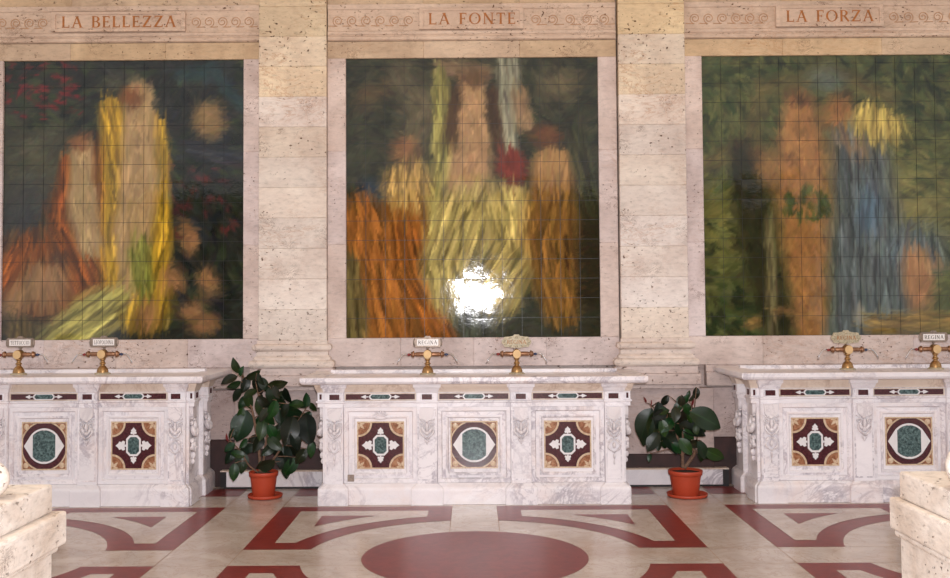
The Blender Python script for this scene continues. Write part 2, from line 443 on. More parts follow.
def tablet(cx0, cx1, z0, z1, text, tx0, tx1, label):
    c = (cx0+cx1)/2; t = thing('inscription_tablet', label, 'tablet', (c, WY, (z0+z1)/2), 'inscription tablets over the murals'); zc = (z0+z1)/2
    hw, hz = (cx1-cx0)/2, (z1-z0)/2
    mb = MB(); mb.tint = (.96, .86, .70); mb.box(-hw, hw, -.030, -.001, -hz, hz); mb.build('stone_slab', M['trav'], t, .003)
    mb = MB(); mb.ring(rect(-hw, hw, -hz, hz), rect(-hw+.035, hw-.035, -hz+.025, hz-.025), -.042, -.029); mb.t = [(.96, .86, .70)]*len(mb.t); mb.build('border', M['trav'], t, .003)
    gap = .16; tw = sum(GL[k][0] for k in text)+gap*(len(text)-1); k = (tx1-tx0)/tw; wds = text.split(' ')
    w0 = sum(GL[q][0] for q in wds[0])+gap*(len(wds[0])-1); w1 = sum(GL[q][0] for q in wds[1])+gap*(len(wds[1])-1)
    for wd, a, b in ((wds[0], tx0, tx0+w0*k), (wds[1], tx1-w1*k, tx1)):
        mb = MB(); write(mb, wd, a-c, b-c, -.048, .096, -.0325, -.029); mb.build('lettering', M['rust'], t)
tablet(-3.548, -2.416, 3.825, 3.995, 'LA BELLEZZA', -3.46, -2.50, 'carved stone tablet reading LA BELLEZZA in rust brown capitals')
tablet(-.44, .44, 3.825, 4.005, 'LA FONTE', -.36, .375, 'carved stone tablet reading LA FONTE in rust brown capitals')
tablet(2.565, 3.47, 3.825, 4.005, 'LA FORZA', 2.655, 3.385, 'carved stone tablet reading LA FORZA in rust brown capitals')

def wave(x0, x1, n, flip, label):
    c = (x0+x1)/2; mb = MB(); st = (x1-x0)/n
    for i in range(n):
        ox = x0+st*(i+.5)-c; pts = []
        for k in range(30):
            t = k/29; a = t*3.3*PI; r = .012+.034*t
            pts.append((ox+flip*r*math.cos(a+.5), 0, r*math.sin(a+.5)))
        l = pts[-1]
        for k in range(1, 7): pts.append((l[0]+flip*-1*(k/6)*(st*.62)*(1 if True else 0), 0, l[2]*(1-k/6)-.042*(k/6)))
        mb.tube(pts, .0034, 5)
    o = mb.build('wave_scroll_frieze', M['scroll'], loc=(c, WY-.009, 3.908))
    o['label'] = label; o['category'] = 'frieze'; o['group'] = 'carved wave scroll friezes'
wave(-4.15, -3.57, 5, 1, 'carved running scroll frieze left of the LA BELLEZZA tablet')
wave(-2.39, -1.83, 5, -1, 'carved running scroll frieze right of the LA BELLEZZA tablet')
wave(-1.19, -.47, 6, 1, 'carved running scroll frieze left of the LA FONTE tablet')
wave(.47, 1.19, 5, -1, 'carved running scroll frieze right of the LA FONTE tablet')
wave(1.83, 2.53, 6, 1, 'carved running scroll frieze left of the LA FORZA tablet')
wave(3.50, 4.25, 6, -1, 'carved running scroll frieze right of the LA FORZA tablet')

# ------------------------------------------------------------------ pilasters
def pilaster(x0, x1, label, seed):
    random.seed(seed); c = (x0+x1)/2; hw = (x1-x0)/2
    t = thing('wall_pilaster', label, 'pilaster', (c, 8.62, 0), 'travertine pilasters between the murals')
    mb = MB(); z = 1.215; k = 0
    while z < 4.7:
        mb.tint = tint(.09, z); mb.box(-hw, hw, -.14, 0, z, z+.2555-.0006); z += .2555
    mb.build('shaft', M['trav_white'], t, .004)
    mb = MB(); mb.tint = (1, .965, .95)
    P = [(-hw, 0), (-hw, -.14), (hw, -.14), (hw, 0)]
    rg = [(1.215, .006), (1.186, .010), (1.184, .022)]
    for i in range(9): a = PI*i/8; rg.append((1.157+.027*math.cos(a), .024+.022*math.sin(a)))
    rg += [(1.128, .020), (1.12, .012), (1.09, .014), (1.072, .034), (1.066, .036), (1.052, .036)]
    for i in range(9): a = PI*i/8; rg.append((1.019+.033*math.cos(a), .042+.030*math.sin(a)))
    mb.sweep(P, rg[::-1], 0); mb.build('moulded_base', M['trav_white'], t)
    mb = MB(); mb.tint = (1, .97, .94)
    mb.box(-hw-.062, hw+.062, -.185, 0, .925, .986); mb.tint = (.98, .95, .93)
    mb.box(-hw-.085, hw+.085, -.20, 0, .835, .924); mb.box(-hw-.075, hw+.075, -.175, 0, .80, .834)
    mb.build('pedestal', M['trav'], t, .004)
pilaster(-1.79, -1.222, 'travertine pilaster rising between the left mural and the middle mural', 11)
pilaster(1.232, 1.79, 'travertine pilaster rising between the middle mural and the right mural', 23)

# ------------------------------------------------------------------ murals (generic painted stand-ins)
def fbm(u, v, sc_, seed, oct=4):
    rs = np.random.RandomState(seed); out = 0; amp = 1; tot = 0
    for o in range(oct):
        g = rs.rand(64, 64); x = u*sc_*(2**o)+rs.rand()*50; y = v*sc_*(2**o)+rs.rand()*50
        xi = np.floor(x).astype(int); yi = np.floor(y).astype(int); fx = x-xi; fy = y-yi
        fx = fx*fx*(3-2*fx); fy = fy*fy*(3-2*fy)
        a = g[yi % 64, xi % 64]; b = g[yi % 64, (xi+1) % 64]; c = g[(yi+1) % 64, xi % 64]; d = g[(yi+1) % 64, (xi+1) % 64]
        out = out+amp*((a*(1-fx)+b*fx)*(1-fy)+(c*(1-fx)+d*fx)*fy); tot += amp; amp *= .55
    return out/tot
class Paint:
    """colour masses laid in softly, then broken into loose brush dabs that follow the masses"""
    def __init__(s, u, v, base, seed):
        s.seed = seed
        s.u = u+(fbm(u, v, .05, seed)-.5)*8; s.v = v+(fbm(u, v, .05, seed+1)-.5)*8
        s.c = np.array([base]*len(u), float)/255; s.c *= (.75+.5*fbm(u, v, .06, seed+3))[:, None]
        s.d = (fbm(u, v, .015, seed+5)-.5)*6; s.k = np.full(len(u), .12); s.f = np.zeros(len(u), bool); s.w = fbm(u, v, .009, seed+6)*22; s.w2 = fbm(u, v, .03, seed+8)*2.2
    def fold(s, a, side):
        q = side+s.w+s.w2; m = .97+.15*np.sin(q)+.15*np.sin(q*1.73+1.3)+.12*np.sin(q*2.9)+.45*(fbm(s.u, s.v, .05, s.seed+31)-.5); s.c = s.c*(1+(m-1)*a)[:, None]; s.f |= a > .3
    def lay(s, a, col): s.c = s.c*(1-a[:, None])+np.array(col, float)/255*a[:, None]
    def E(s, cx, cy, rx, ry, ang, col, soft=.25, op=1, fold=0):
        t = math.radians(ang); dx = s.u-cx; dy = s.v-cy
        x = (dx*math.cos(t)-dy*math.sin(t))/rx; y = (dx*math.sin(t)+dy*math.cos(t))/ry
        a = np.clip((1-np.sqrt(x*x+y*y))/max(soft, .4), 0, 1)*op; s.lay(a, col)
        s.k = np.where(a > .4, .06+.05*(fold > 0), s.k)
        if fold: s.d = np.where(a > .4, math.pi/2-dx*.012, s.d); s.fold(a, dx*.45)
    def S(s, pts, wd, col, soft=.3, op=1, fold=0):
        best = np.full(len(s.u), 1e9); dr = s.d.copy(); sd = np.zeros(len(s.u)); n = len(pts)-1; ws = wd if isinstance(wd, (list, tuple)) else [wd]*(n+1)
        for i in range(n):
            ax, ay = pts[i]; bx, by = pts[i+1]; L = math.hypot(bx-ax, by-ay)
            t = np.clip(((s.u-ax)*(bx-ax)+(s.v-ay)*(by-ay))/L**2, 0, 1)
            d = np.hypot(s.u-ax-t*(bx-ax), s.v-ay-t*(by-ay))/(ws[i]*(1-t)+ws[i+1]*t)
            px, py = s.u-ax-t*(bx-ax), s.v-ay-t*(by-ay); sd = np.where(d < best, (px*(by-ay)-py*(bx-ax))/L, sd)
            dr = np.where(d < best, math.atan2(by-ay, bx-ax), dr); best = np.minimum(best, d)
        a = np.clip((1-best)/max(soft, .45), 0, 1)*op; s.lay(a, col)
        s.d = np.where(a > .3, dr, s.d)
        if fold: s.fold(a, sd*.45)
        s.k = np.where(a > .3, .06+.05*(fold > 0), s.k)
    def leaves(s, x0, x1, y0, y1, n, cols, r=(3, 7), seed=0, op=.8):
        rs = random.Random(seed)
        for i in range(n):
            rr = rs.uniform(*r); s.E(rs.uniform(x0, x1), rs.uniform(y0, y1), rr, rr*.45, rs.uniform(0, 180), rs.choice(cols), .5, op)
    def dabs(s, u, v, n=5200):
        rs = np.random.RandomState(s.seed); g = s.c.copy(); out = g.copy(); N = len(u)
        for i in range(n):
            q = rs.randint(N); cx, cy, f = u[q], v[q], s.f[q]; t = s.d[q]+rs.normal(0, .10 if f else .35)
            if f: L, W = rs.uniform(8, 18), rs.uniform(.9, 2.0)
            else: L, W = (rs.uniform(6, 11), rs.uniform(2.0, 4.0)) if i < n*.4 else (rs.uniform(3, 8), rs.uniform(1.0, 2.2))
            m = np.nonzero((np.abs(u-cx) < L) & (np.abs(v-cy) < L))[0]
            dx, dy = u[m]-cx, v[m]-cy; x = (dx*math.cos(t)+dy*math.sin(t))/L; y = (-dx*math.sin(t)+dy*math.cos(t)+.012*dx*dx)/W
            a = np.clip((1-np.sqrt(x*x+y*y))/.5, 0, 1)*.8
            col = g[q]*(1+rs.normal(0, s.k[q]))+rs.normal(0, .008, 3); out[m] = out[m]*(1-a[:, None])+col*a[:, None]
        return out
def paint_left(u, v):
    p = Paint(u, v, (40, 44, 42), 3); g = [(44, 58, 38), (30, 42, 30), (62, 74, 46), (22, 30, 28)]
    p.E(36, 160, 70, 90, 0, (92, 92, 66), .9, .8); p.E(30, 215, 40, 50, 0, (56, 60, 66), .8, .7)
    p.leaves(5, 150, 65, 128, 130, g, (5, 12), 1); p.leaves(165, 243, 65, 330, 200, g+[(24, 30, 44), (44, 50, 62)], (5, 12), 2)
    p.E(120, 84, 36, 16, 0, (92, 90, 74), .8, .7); p.S([(178, 76), (212, 72), (240, 106)], 11, (40, 70, 76), .7, .8)
    rs = random.Random(1)
    for i in range(44): p.E(rs.uniform(5, 80), rs.uniform(66, 120), 4, 3.4, 0, (136, 34, 40), .5, .85)
    for i in range(30): p.E(rs.uniform(168, 240), rs.uniform(165, 245), 5, 4, 0, (104, 42, 48), .5, .7)
    p.E(45, 275, 66, 50, -12, (150, 78, 26), .35, 1, 1); p.S([(70, 165), (66, 220), (90, 275)], [14, 24, 34], (146, 76, 26), .4, 1, 1)
    p.S([(102, 150), (106, 230)], [14, 20], (140, 76, 30), .4, 1, 1)
    p.S([(112, 112), (118, 190), (124, 300)], [17, 20, 30], (192, 150, 38), .35, 1, 1)
    p.S([(155, 130), (158, 240), (146, 305)], [14, 16, 34], (190, 150, 40), .35, 1, 1)
    p.S([(138, 96), (138, 180), (132, 240), (128, 290)], [18, 26, 22, 15], (188, 154, 104), .4, 1,0); p.E(130, 98, 16, 14, 0, (128, 74, 40), .6, .9)
    p.S([(82, 150), (82, 200), (90, 246)], [15, 19, 18], (184, 154, 104), .4, 1,0); p.E(80, 142, 17, 13, 20, (130, 84, 52), .6, .9)
    p.S([(138, 250), (144, 290)], [16, 14], (134, 144, 62), .5, .85, 1)
    p.E(208, 122, 22, 26, 0, (150, 120, 76), .5, .95); p.S([(190, 152), (238, 160)], 12, (50, 56, 70), .7, .7, 1)
    p.E(46, 285, 34, 32, 20, (158, 120, 80), .5, .95); p.E(18, 300, 18, 30, -30, (152, 116, 76), .6, .9); p.E(60, 258, 15, 13, 0, (72, 48, 36), .6, .85)
    p.S([(62, 338), (98, 312), (118, 296)], [24, 30, 14], (180, 172, 88), .35, 1, 1)
    p.E(24, 330, 26, 14, 0, (120, 98, 52), .6, .85, 1)
    for x, y, a, b in ((146, 316, 18, 18), (188, 240, 13, 24), (174, 280, 18, 20), (205, 325, 22, 14), (190, 312, 16, 14), (208, 282, 14, 18)):
        p.E(x, y, a, b, 15, (164, 116, 74), .6, .9)
    p.E(206, 300, 26, 12, 30, (140, 108, 76), .8, .6)
    return fin(p, u, v)
def paint_mid(u, v):
    p = Paint(u, v, (56, 58, 42), 7); g = [(56, 62, 42), (42, 46, 32), (78, 80, 58), (32, 38, 28)]
    p.leaves(348, 420, 60, 230, 110, g, (6, 13), 1, .6); p.leaves(520, 600, 60, 150, 70, g, (6, 13), 3, .6)
    p.E(585, 270, 40, 90, 0, (44, 38, 26), .6, .9); p.E(540, 322, 70, 30, 0, (62, 66, 58), .6, .8); p.E(462, 320, 46, 26, 0, (78, 86, 72), .6, .8, 1)
    p.S([(400, 74), (425, 110), (415, 160)], [22, 30, 18], (112, 102, 76), .8, .8); p.E(372, 95, 26, 16, 20, (104, 82, 54), .7, .7)
    p.S([(445, 66), (485, 74)], 13, (160, 130, 94), .6, .8); p.E(562, 86, 30, 24, 20, (126, 112, 80), .8, .8)
    p.S([(510, 60), (510, 110), (511, 165)], [16, 13, 12], (160, 160, 134), .5, .85, 1)
    p.S([(440, 74), (446, 130), (441, 190), (434, 240)], [11, 13, 15, 24], (160, 154, 80), .35, 1, 1)
    p.E(370, 206, 22, 34, 0, (38, 54, 74), .4, 1)
    p.S([(362, 215), (374, 270), (390, 345)], [26, 40, 48], (168, 102, 42), .3, 1, 1)
    p.S([(405, 215), (414, 270), (440, 335)], [28, 24, 20], (160, 92, 32), .35, 1, 1)
    p.E(408, 188, 32, 32, 20, (196, 158, 84), .45, 1, 1); p.E(406, 150, 20, 20, 0, (150, 104, 66), .6, .9)
    p.S([(474, 84), (474, 140), (468, 195)], [16, 24, 30], (194, 152, 104), .45, 1,0)
    p.S([(522, 95), (526, 125)], [11, 12], (176, 140, 98), .5, .85); p.S([(458, 92), (452, 140)], 9, (82, 56, 36), .6, .85); p.S([(494, 92), (502, 150)], 9, (80, 54, 34), .6, .85)
    p.E(474, 78, 20, 12, 0, (96, 68, 44), .6, .8)
    p.E(484, 218, 60, 42, -8, (184, 166, 100), .3, 1, 1)
    p.S([(466, 215), (450, 262), (452, 292)], [34, 36, 28], (188, 170, 96), .3, 1, 1)
    p.S([(512, 210), (518, 255), (498, 290)], [28, 32, 34], (186, 166, 92), .3, 1, 1)
    p.E(512, 168, 19, 24, 0, (132, 50, 38), .4, 1)
    p.S([(556, 180), (550, 240), (560, 310)], [32, 34, 24], (142, 98, 42), .45, .95, 1)
    p.E(554, 170, 28, 26, 0, (184, 138, 82), .5, .95); p.E(548, 138, 20, 16, 0, (122, 74, 44), .6, .9); p.S([(578, 140), (590, 200)], [14, 18], (60, 62, 40), .6, .9, 1)
    p.S([(352, 260), (358, 335)], [12, 16], (116, 110, 66), .5, .8, 1)
    return fin(p, u, v)
def paint_right(u, v):
    p = Paint(u, v, (86, 92, 50), 13); g = [(48, 68, 38), (66, 84, 46), (38, 52, 32), (92, 102, 62), (30, 40, 28)]
    p.E(895, 205, 80, 70, 0, (148, 140, 78), .9, .9); p.E(715, 225, 34, 60, 0, (132, 130, 66), .8, .8)
    p.leaves(702, 950, 56, 130, 260, g, (5, 12), 1, .7); p.leaves(702, 800, 130, 335, 190, g, (5, 11), 2, .7); p.leaves(900, 950, 60, 200, 60, g, (5, 10), 4, .5)
    p.leaves(702, 950, 302, 336, 110, g, (4, 10), 5, .8)
    p.S([(700, 165), (752, 140), (762, 90), (830, 70), (890, 96)], [14, 18, 16, 16, 12], (104, 94, 54), .7, .75)
    p.S([(742, 150), (752, 220), (775, 325)], [20, 28, 24], (42, 40, 28), .6, .8); p.E(828, 78, 28, 20, 0, (100, 120, 116), .8, .7)
    p.S([(768, 220), (768, 330)], [9, 8], (118, 110, 74), .6, .8, 1)
    p.S([(858, 140), (866, 220), (868, 330)], [34, 44, 60], (86, 98, 98), .4, 1, 1); p.E(866, 210, 18, 36, 0, (90, 124, 152), .7, .8, 1)
    p.E(915, 250, 42, 34, 0, (80, 98, 108), .6, .9, 1)
    p.S([(800, 104), (800, 160), (802, 215), (806, 322)], [22, 40, 34, 22], (170, 118, 66), .55, 1,0)
    p.E(766, 168, 18, 34, 20, (160, 112, 62), .7, .8); p.S([(770, 310), (815, 316)], 7, (150, 110, 64), .8, .7)
    p.leaves(780, 826, 188, 218, 34, [(78, 94, 46), (58, 76, 38)], (5, 9), 6, .9); p.E(802, 98, 16, 10, 0, (84, 58, 38), .7, .8)
    p.E(838, 110, 24, 24, 20, (172, 116, 62), .6, .95)
    p.E(878, 124, 36, 22, -10, (200, 176, 86), .35, 1, 1); p.E(852, 146, 26, 12, -20, (176, 134, 92), .7, .8)
    p.E(914, 280, 22, 44, 6, (176, 124, 78), .55, 1); p.E(925, 262, 24, 10, 0, (172, 124, 80), .7, .85)
    p.S([(870, 322), (950, 322)], 14, (148, 118, 56), .5, .9, 1); p.E(856, 314, 9, 12, 0, (180, 172, 150), .7, .8); p.E(748, 322, 12, 9, 0, (160, 122, 68), .6, .9)
    return fin(p, u, v)
def fin(p, u, v):
    p.c = p.c*.78+p.c.mean(1, keepdims=True)*.10+np.array([.012, .006, -.006])
    m = np.sin(p.d)*0+fbm(u, v, .12, p.seed+20); p.c *= (.74+.5*m)[:, None]
    return p.dabs(u, v, 9000)

def mural(x0, x1, nc, px0, px1, py0, py1, fn, label, seed):
    c = (x0+x1)/2; rows = 14.4; K = 13; rs = np.random.RandomState(seed)
    t = thing('tiled_mural', label, 'mural', (c, 8.595, MZ0), 'large tile murals on the wall')
    tw = (x1-x0)/nc; th = (MZ1-MZ0)/rows; g = .0016
    V = []; F = []; P = []; n = 0; yf = -.041
    for r in range(15):
        z0 = r*th; z1 = min((r+1)*th, MZ1-MZ0)
        for cc in range(nc):
            a0 = x0+cc*tw-c+g; a1 = x0+(cc+1)*tw-c-g; b0 = z0+g; b1 = z1-g
            tx, tz, d = rs.normal(0, .0045), rs.normal(0, .0045), rs.normal(0, .0003)
            xs = np.linspace(a0, a1, K+1); zs = np.linspace(b0, b1, K+1)
            X, Z = np.meshgrid(xs, zs)
            cu = ((X-(a0+a1)/2)/(tw/2))**2+((Z-(b0+b1)/2)/(th/2))**2
            Y = yf+d+tx*(X-(a0+a1)/2)+tz*(Z-(b0+b1)/2)+(.00015+0*cu)*cu
            V.append(np.stack([X, Y, Z], -1).reshape(-1, 3))
            idx = np.arange((K+1)**2).reshape(K+1, K+1)+n
            F.append(np.stack([idx[:-1, :-1], idx[:-1, 1:], idx[1:, 1:], idx[1:, :-1]], -1).reshape(-1, 4)); n += (K+1)**2
    V = np.concatenate(V); F = np.concatenate(F)
    u = px0+(V[:, 0]+c-x0)/(x1-x0)*(px1-px0); v = py1-(V[:, 2])/(MZ1-MZ0)*(py1-py0)
    col = np.clip(fn(u, v), 0, 1); col = np.where(col <= .04045, col/12.92, ((col+.055)/1.055)**2.4)
    me = bpy.data.meshes.new('painted_tiles'); me.from_pydata(V.tolist(), [], F.tolist()); me.materials.append(M['tile'])
    at = me.attributes.new('paint', 'FLOAT_COLOR', 'POINT'); at.data.foreach_set('color', np.concatenate([col, np.ones((len(col), 1))], 1).ravel().astype(np.float32))
    me.polygons.foreach_set('use_smooth', [True]*len(me.polygons)); me.update()
    o = bpy.data.objects.new('painted_tiles', me); C.objects.link(o); o.parent = t
    mb = MB(); mb.box(x0-c, x1-c, -.0365, 0, 0, MZ1-MZ0); mb.build('backing', M['black'], t)
mural(bays[0][0], bays[0][1], 12, 3, 243, 62, 339, paint_left, 'glazed tile mural with orange and yellow drapery under the LA BELLEZZA tablet', 1)
mural(bays[1][0], bays[1][1], 13, 347, 600, 58, 338, paint_mid, 'glazed tile mural with orange and pale yellow drapery under the LA FONTE tablet', 2)
mural(bays[2][0], bays[2][1], 13, 702, 954, 54, 334, paint_right, 'glazed tile mural with green foliage and blue grey drapery under the LA FORZA tablet', 3)

# ------------------------------------------------------------------ drinking fountain counters
PC = [-1.065, -.355, .355, 1.065]; PW = .0775
def plan(bay_y, depth=.785, sx=1.15):
    pts = []
    R = [(.99, bay_y), (.99, -.03), (1.13, -.03), (1.13, .010), (sx, .010), (sx, .15), (1.1125, .15), (1.1125, .42), (sx, .42), (sx, .56), (1.1125, .56), (1.1125, depth)]
    left = [(-x, y) for x, y in R][::-1]
    mid = []
    for c in PC[1:3]: mid += [(c-PW, bay_y), (c-PW, -.03), (c+PW, -.03), (c+PW, bay_y)]
    return left+mid+R
def circ(cx, cz, rx, rz=None, n=40, a0=0, a1=360):
    rz = rz or rx
    return [(cx+rx*math.cos(math.radians(a0+(a1-a0)*i/n)), cz+rz*math.sin(math.radians(a0+(a1-a0)*i/n))) for i in range(n if a1-a0 == 360 else n+1)]
def octo(cx, cz, a, b, k): return [(cx-a+k, cz-b), (cx+a-k, cz-b), (cx+a, cz-b+k), (cx+a, cz+b-k), (cx+a-k, cz+b), (cx-a+k, cz+b), (cx-a, cz+b-k), (cx-a, cz-b+k)]
def finial(cx, cz, s, ang):
    base = [(-.12, 0), (-.1, .16), (-.42, .10), (-.52, .34), (-.34, .5), (-.44, .72), (-.22, .86), (0, 1.15), (.22, .86), (.44, .72), (.34, .5), (.52, .34), (.42, .10), (.1, .16), (.12, 0)]
    t = math.radians(ang); return [(cx+s*(x*math.cos(t)-z*math.sin(t)), cz+s*(x*math.sin(t)+z*math.cos(t))) for x, z in base]
Zc = .441; HS = .175
def inlay(root, cx, kind):
    y = .013; mb = MB()
    mb.prism(rect(cx-HS, cx+HS, Zc-HS, Zc+HS), y-.004, y, 0)
    p = mb.build('inlay_panel', M['purple'], root); p['label'] = 'purple stone panel with a green centre'
    mb = MB(); mb.ring(rect(cx-HS-.004, cx+HS+.004, Zc-HS-.004, Zc+HS+.004), rect(cx-HS+.006, cx+HS-.006, Zc-HS+.006, Zc+HS-.006), y-.006, y); mb.build('gilt_edge', M['ochre_pale'], p)
    if kind == 'cross':
        a = octo(cx, Zc, .058, .078, .028); b = octo(cx, Zc, .045, .064, .022)
        mb = MB(); mb.prism(b, y-.007, y-.002); mb.build('green_stone', M['green'], p)
        mb = MB(); mb.ring(a, b, y-.009, y-.003)
        for an, ox, oz, s in ((0, 0, .080, .048), (180, 0, -.080, .048), (90, -.060, 0, .072), (-90, .060, 0, .072)):
            mb.prism(finial(cx+ox, Zc+oz, s, an), y-.0085, y-.003)
        mb.build('white_inlay', M['white'], p)
        for sx in (-1, 1):
            for sz in (-1, 1):
                qx, qz = cx+sx*(HS-.006), Zc+sz*(HS-.006); a0 = {(1, 1): 180, (-1, 1): 270, (-1, -1): 0, (1, -1): 90}[(sx, sz)]
                mb = MB(); mb.ring_open = None
                o = circ(qx, qz, .105, None, 14, a0, a0+90); i_ = circ(qx, qz, .090, None, 14, a0, a0+90); j_ = circ(qx, qz, .088, None, 14, a0, a0+90)
                for k in range(14): mb.prism([o[k], o[k+1], i_[k+1], i_[k]], y-.008, y-.003, 1)
                mb.prism([(qx, qz)]+j_, y-.0065, y-.003, 0)
                am = math.radians(a0+45)
                for da, rr in ((-38, .05), (0, .066), (38, .05)):
                    ang = am+math.radians(da); ex, ez = qx+rr*math.cos(ang), qz+rr*math.sin(ang); nx, nz = -math.sin(ang)*.011, math.cos(ang)*.011
                    mx, mz = qx+rr*.55*math.cos(ang), qz+rr*.55*math.sin(ang)
                    mb.prism([(qx+.008*math.cos(ang), qz+.008*math.sin(ang)), (mx+nx, mz+nz), (ex, ez), (mx-nx, mz-nz)], y-.008, y-.003, 1)
                mb.build('corner_ornament', [M['ochre'], M['ochre_pale']], p)
    else:
        mb = MB()
        gp = circ(cx, Zc, .122, .118, 48); gp = [(max(cx-.094, min(cx+.094, a)), b) for a, b in gp]
        mb.prism(gp, y-.007, y-.002); mb.build('green_stone', M['green'], p)
        mb = MB(); o = circ(cx, Zc, .134, .132, 48); i_ = circ(cx, Zc, .121, .118, 48); mb.ring(o, i_, y-.0085, y-.003)
        for s in (-1, 1):
            e = cx+s*.160
            mb.prism([(e, Zc), (cx+s*.098, Zc+.092), (cx+s*.092, Zc+.088), (cx+s*.092, Zc-.088), (cx+s*.098, Zc-.092)], y-.0092, y-.003)
            mb.prism(rect(cx+s*.094-.004, cx+s*.094+.004, Zc-.08, Zc+.08), y-.0094, y-.003)
        for s in (-1, 1): mb.blob((cx, y-.007, Zc+s*.122), (.016, .004, .007))
        mb.build('white_inlay', M['white'], p)
        for sx in (-1, 1):
            for sz in (-1, 1):
                a0 = {(1, 1): 0, (-1, 1): 90, (-1, -1): 180, (1, -1): 270}[(sx, sz)]; q = HS-.008
                mb = MB(); arc = [(x, z) for x, z in circ(cx, Zc, .190, None, 14, a0+17, a0+73)]
                cpt = (cx+sx*q, Zc+sz*q); cl = lambda pt: (max(cx-q, min(cx+q, pt[0])), max(Zc-q, min(Zc+q, pt[1])))
                arc = [cl(a) for a in arc]
                mb.prism([cpt]+arc, y-.0065, y-.003, 0)
                i2 = [cl(a) for a in circ(cx, Zc, .176, None, 14, a0+14, a0+76)]; o2 = [cl(a) for a in circ(cx, Zc, .187, None, 14, a0+14, a0+76)]
                for k in range(14): mb.prism([o2[k], o2[k+1], i2[k+1], i2[k]], y-.0082, y-.003, 1)
                mb.blob((cx+sx*.143, y-.0065, Zc+sz*.143), (.022, .003, .022), 0, 1)
                mb.build('corner_ornament', [M['ochre'], M['ochre_pale']], p)

def strip(root, cx):
    z = .808; y = -.002; mb = MB()
    mb.prism(rect(cx-.262, cx+.262, z-.021, z+.021), y-.003, y+.004); p = mb.build('inlay_strip', M['purple'], root)
    mb = MB(); mb.ring(rect(cx-.272, cx+.272, z-.028, z+.028), rect(cx-.262, cx+.262, z-.021, z+.021), y-.006, y+.004); mb.build('strip_edge', M['marble_warm'], p)
    g = octo(cx, z, .074, .0165, .012); wv = octo(cx, z, .084, .0225, .014)
    mb = MB(); mb.prism(g, y-.006, y); mb.build('green_stone', M['green'], p)
    mb = MB(); mb.ring(wv, g, y-.007, y)
    for s in (-1, 1):
        b = cx+s*.086
        mb.prism([(b, z+.003), (b+s*.02, z+.004), (b+s*.026, z+.015), (b+s*.062, z), (b+s*.026, z-.015), (b+s*.02, z-.004), (b, z-.003)], y-.0068, y)
    mb.build('white_inlay', M['white'], p)

def carving_mb(big):
    """relief facing -y, origin on the pilaster face centre at z"""
    mb = MB()
    sh = [(-.052, .745), (-.052, .70)]+[(.052*math.cos(a), .70+.052*math.sin(a)*1.0) for a in [PI+PI*i/10 for i in range(1, 10)]]+[(.052, .70), (.052, .745)]
    mb.prism(sh, -.010, .001)
    for s in (-1, 1):
        pts = []
        for k in range(22):
            a = k/21*2.9*PI; r = .006+.017*k/21; pts.append((s*(.040+r*math.cos(a+2.2)), -.006, .618+r*math.sin(a+2.2)))
        mb.tube(pts, .0048, 6)
        mb.tube([(s*.045, -.006, .595), (s*.05, -.010, .565), (s*.03, -.012, .535), (0, -.010, .515)], [.004, .008, .008, .005], 6)
        mb.blob((s*.026, -.006, .575), (.014, .009, .026), s*.5)
        mb.tube([(s*.016, -.004, .66), (s*.04, -.006, .648), (s*.058, -.004, .66)], .005, 6)
    mb.blob((0, -.006, .60), (.014, .011, .034)); mb.blob((0, -.006, .555), (.020, .012, .018)); mb.blob((0, -.004, .645), (.02, .009, .012))
    if big:
        for s in (-1, 1):
            mb.tube([(0, -.006, .505), (s*.036, -.007, .47), (s*.046, -.007, .45), (s*.03, -.007, .425), (0, -.006, .40)], .0045, 6)
            mb.blob((s*.03, -.005, .49), (.010, .008, .022), -s*.7); mb.blob((s*.036, -.005, .43), (.009, .008, .020), s*.7)
        mb.blob((0, -.005, .455), (.014, .010, .024)); mb.blob((0, -.005, .375), (.009, .008, .026)); mb.blob((0, -.004, .33), (.006, .006, .02))
    else:
        for s in (-1, 1): mb.blob((s*.014, -.004, .50), (.008, .007, .018), s*.4)
        mb.blob((0, -.005, .49), (.008, .007, .024))
    return mb
def turned(mb, rz, ox, oy):
    c, s = math.cos(rz), math.sin(rz); mb.v = [(ox+x*c-y*s, oy+x*s+y*c, z) for x, y, z in mb.v]; return mb

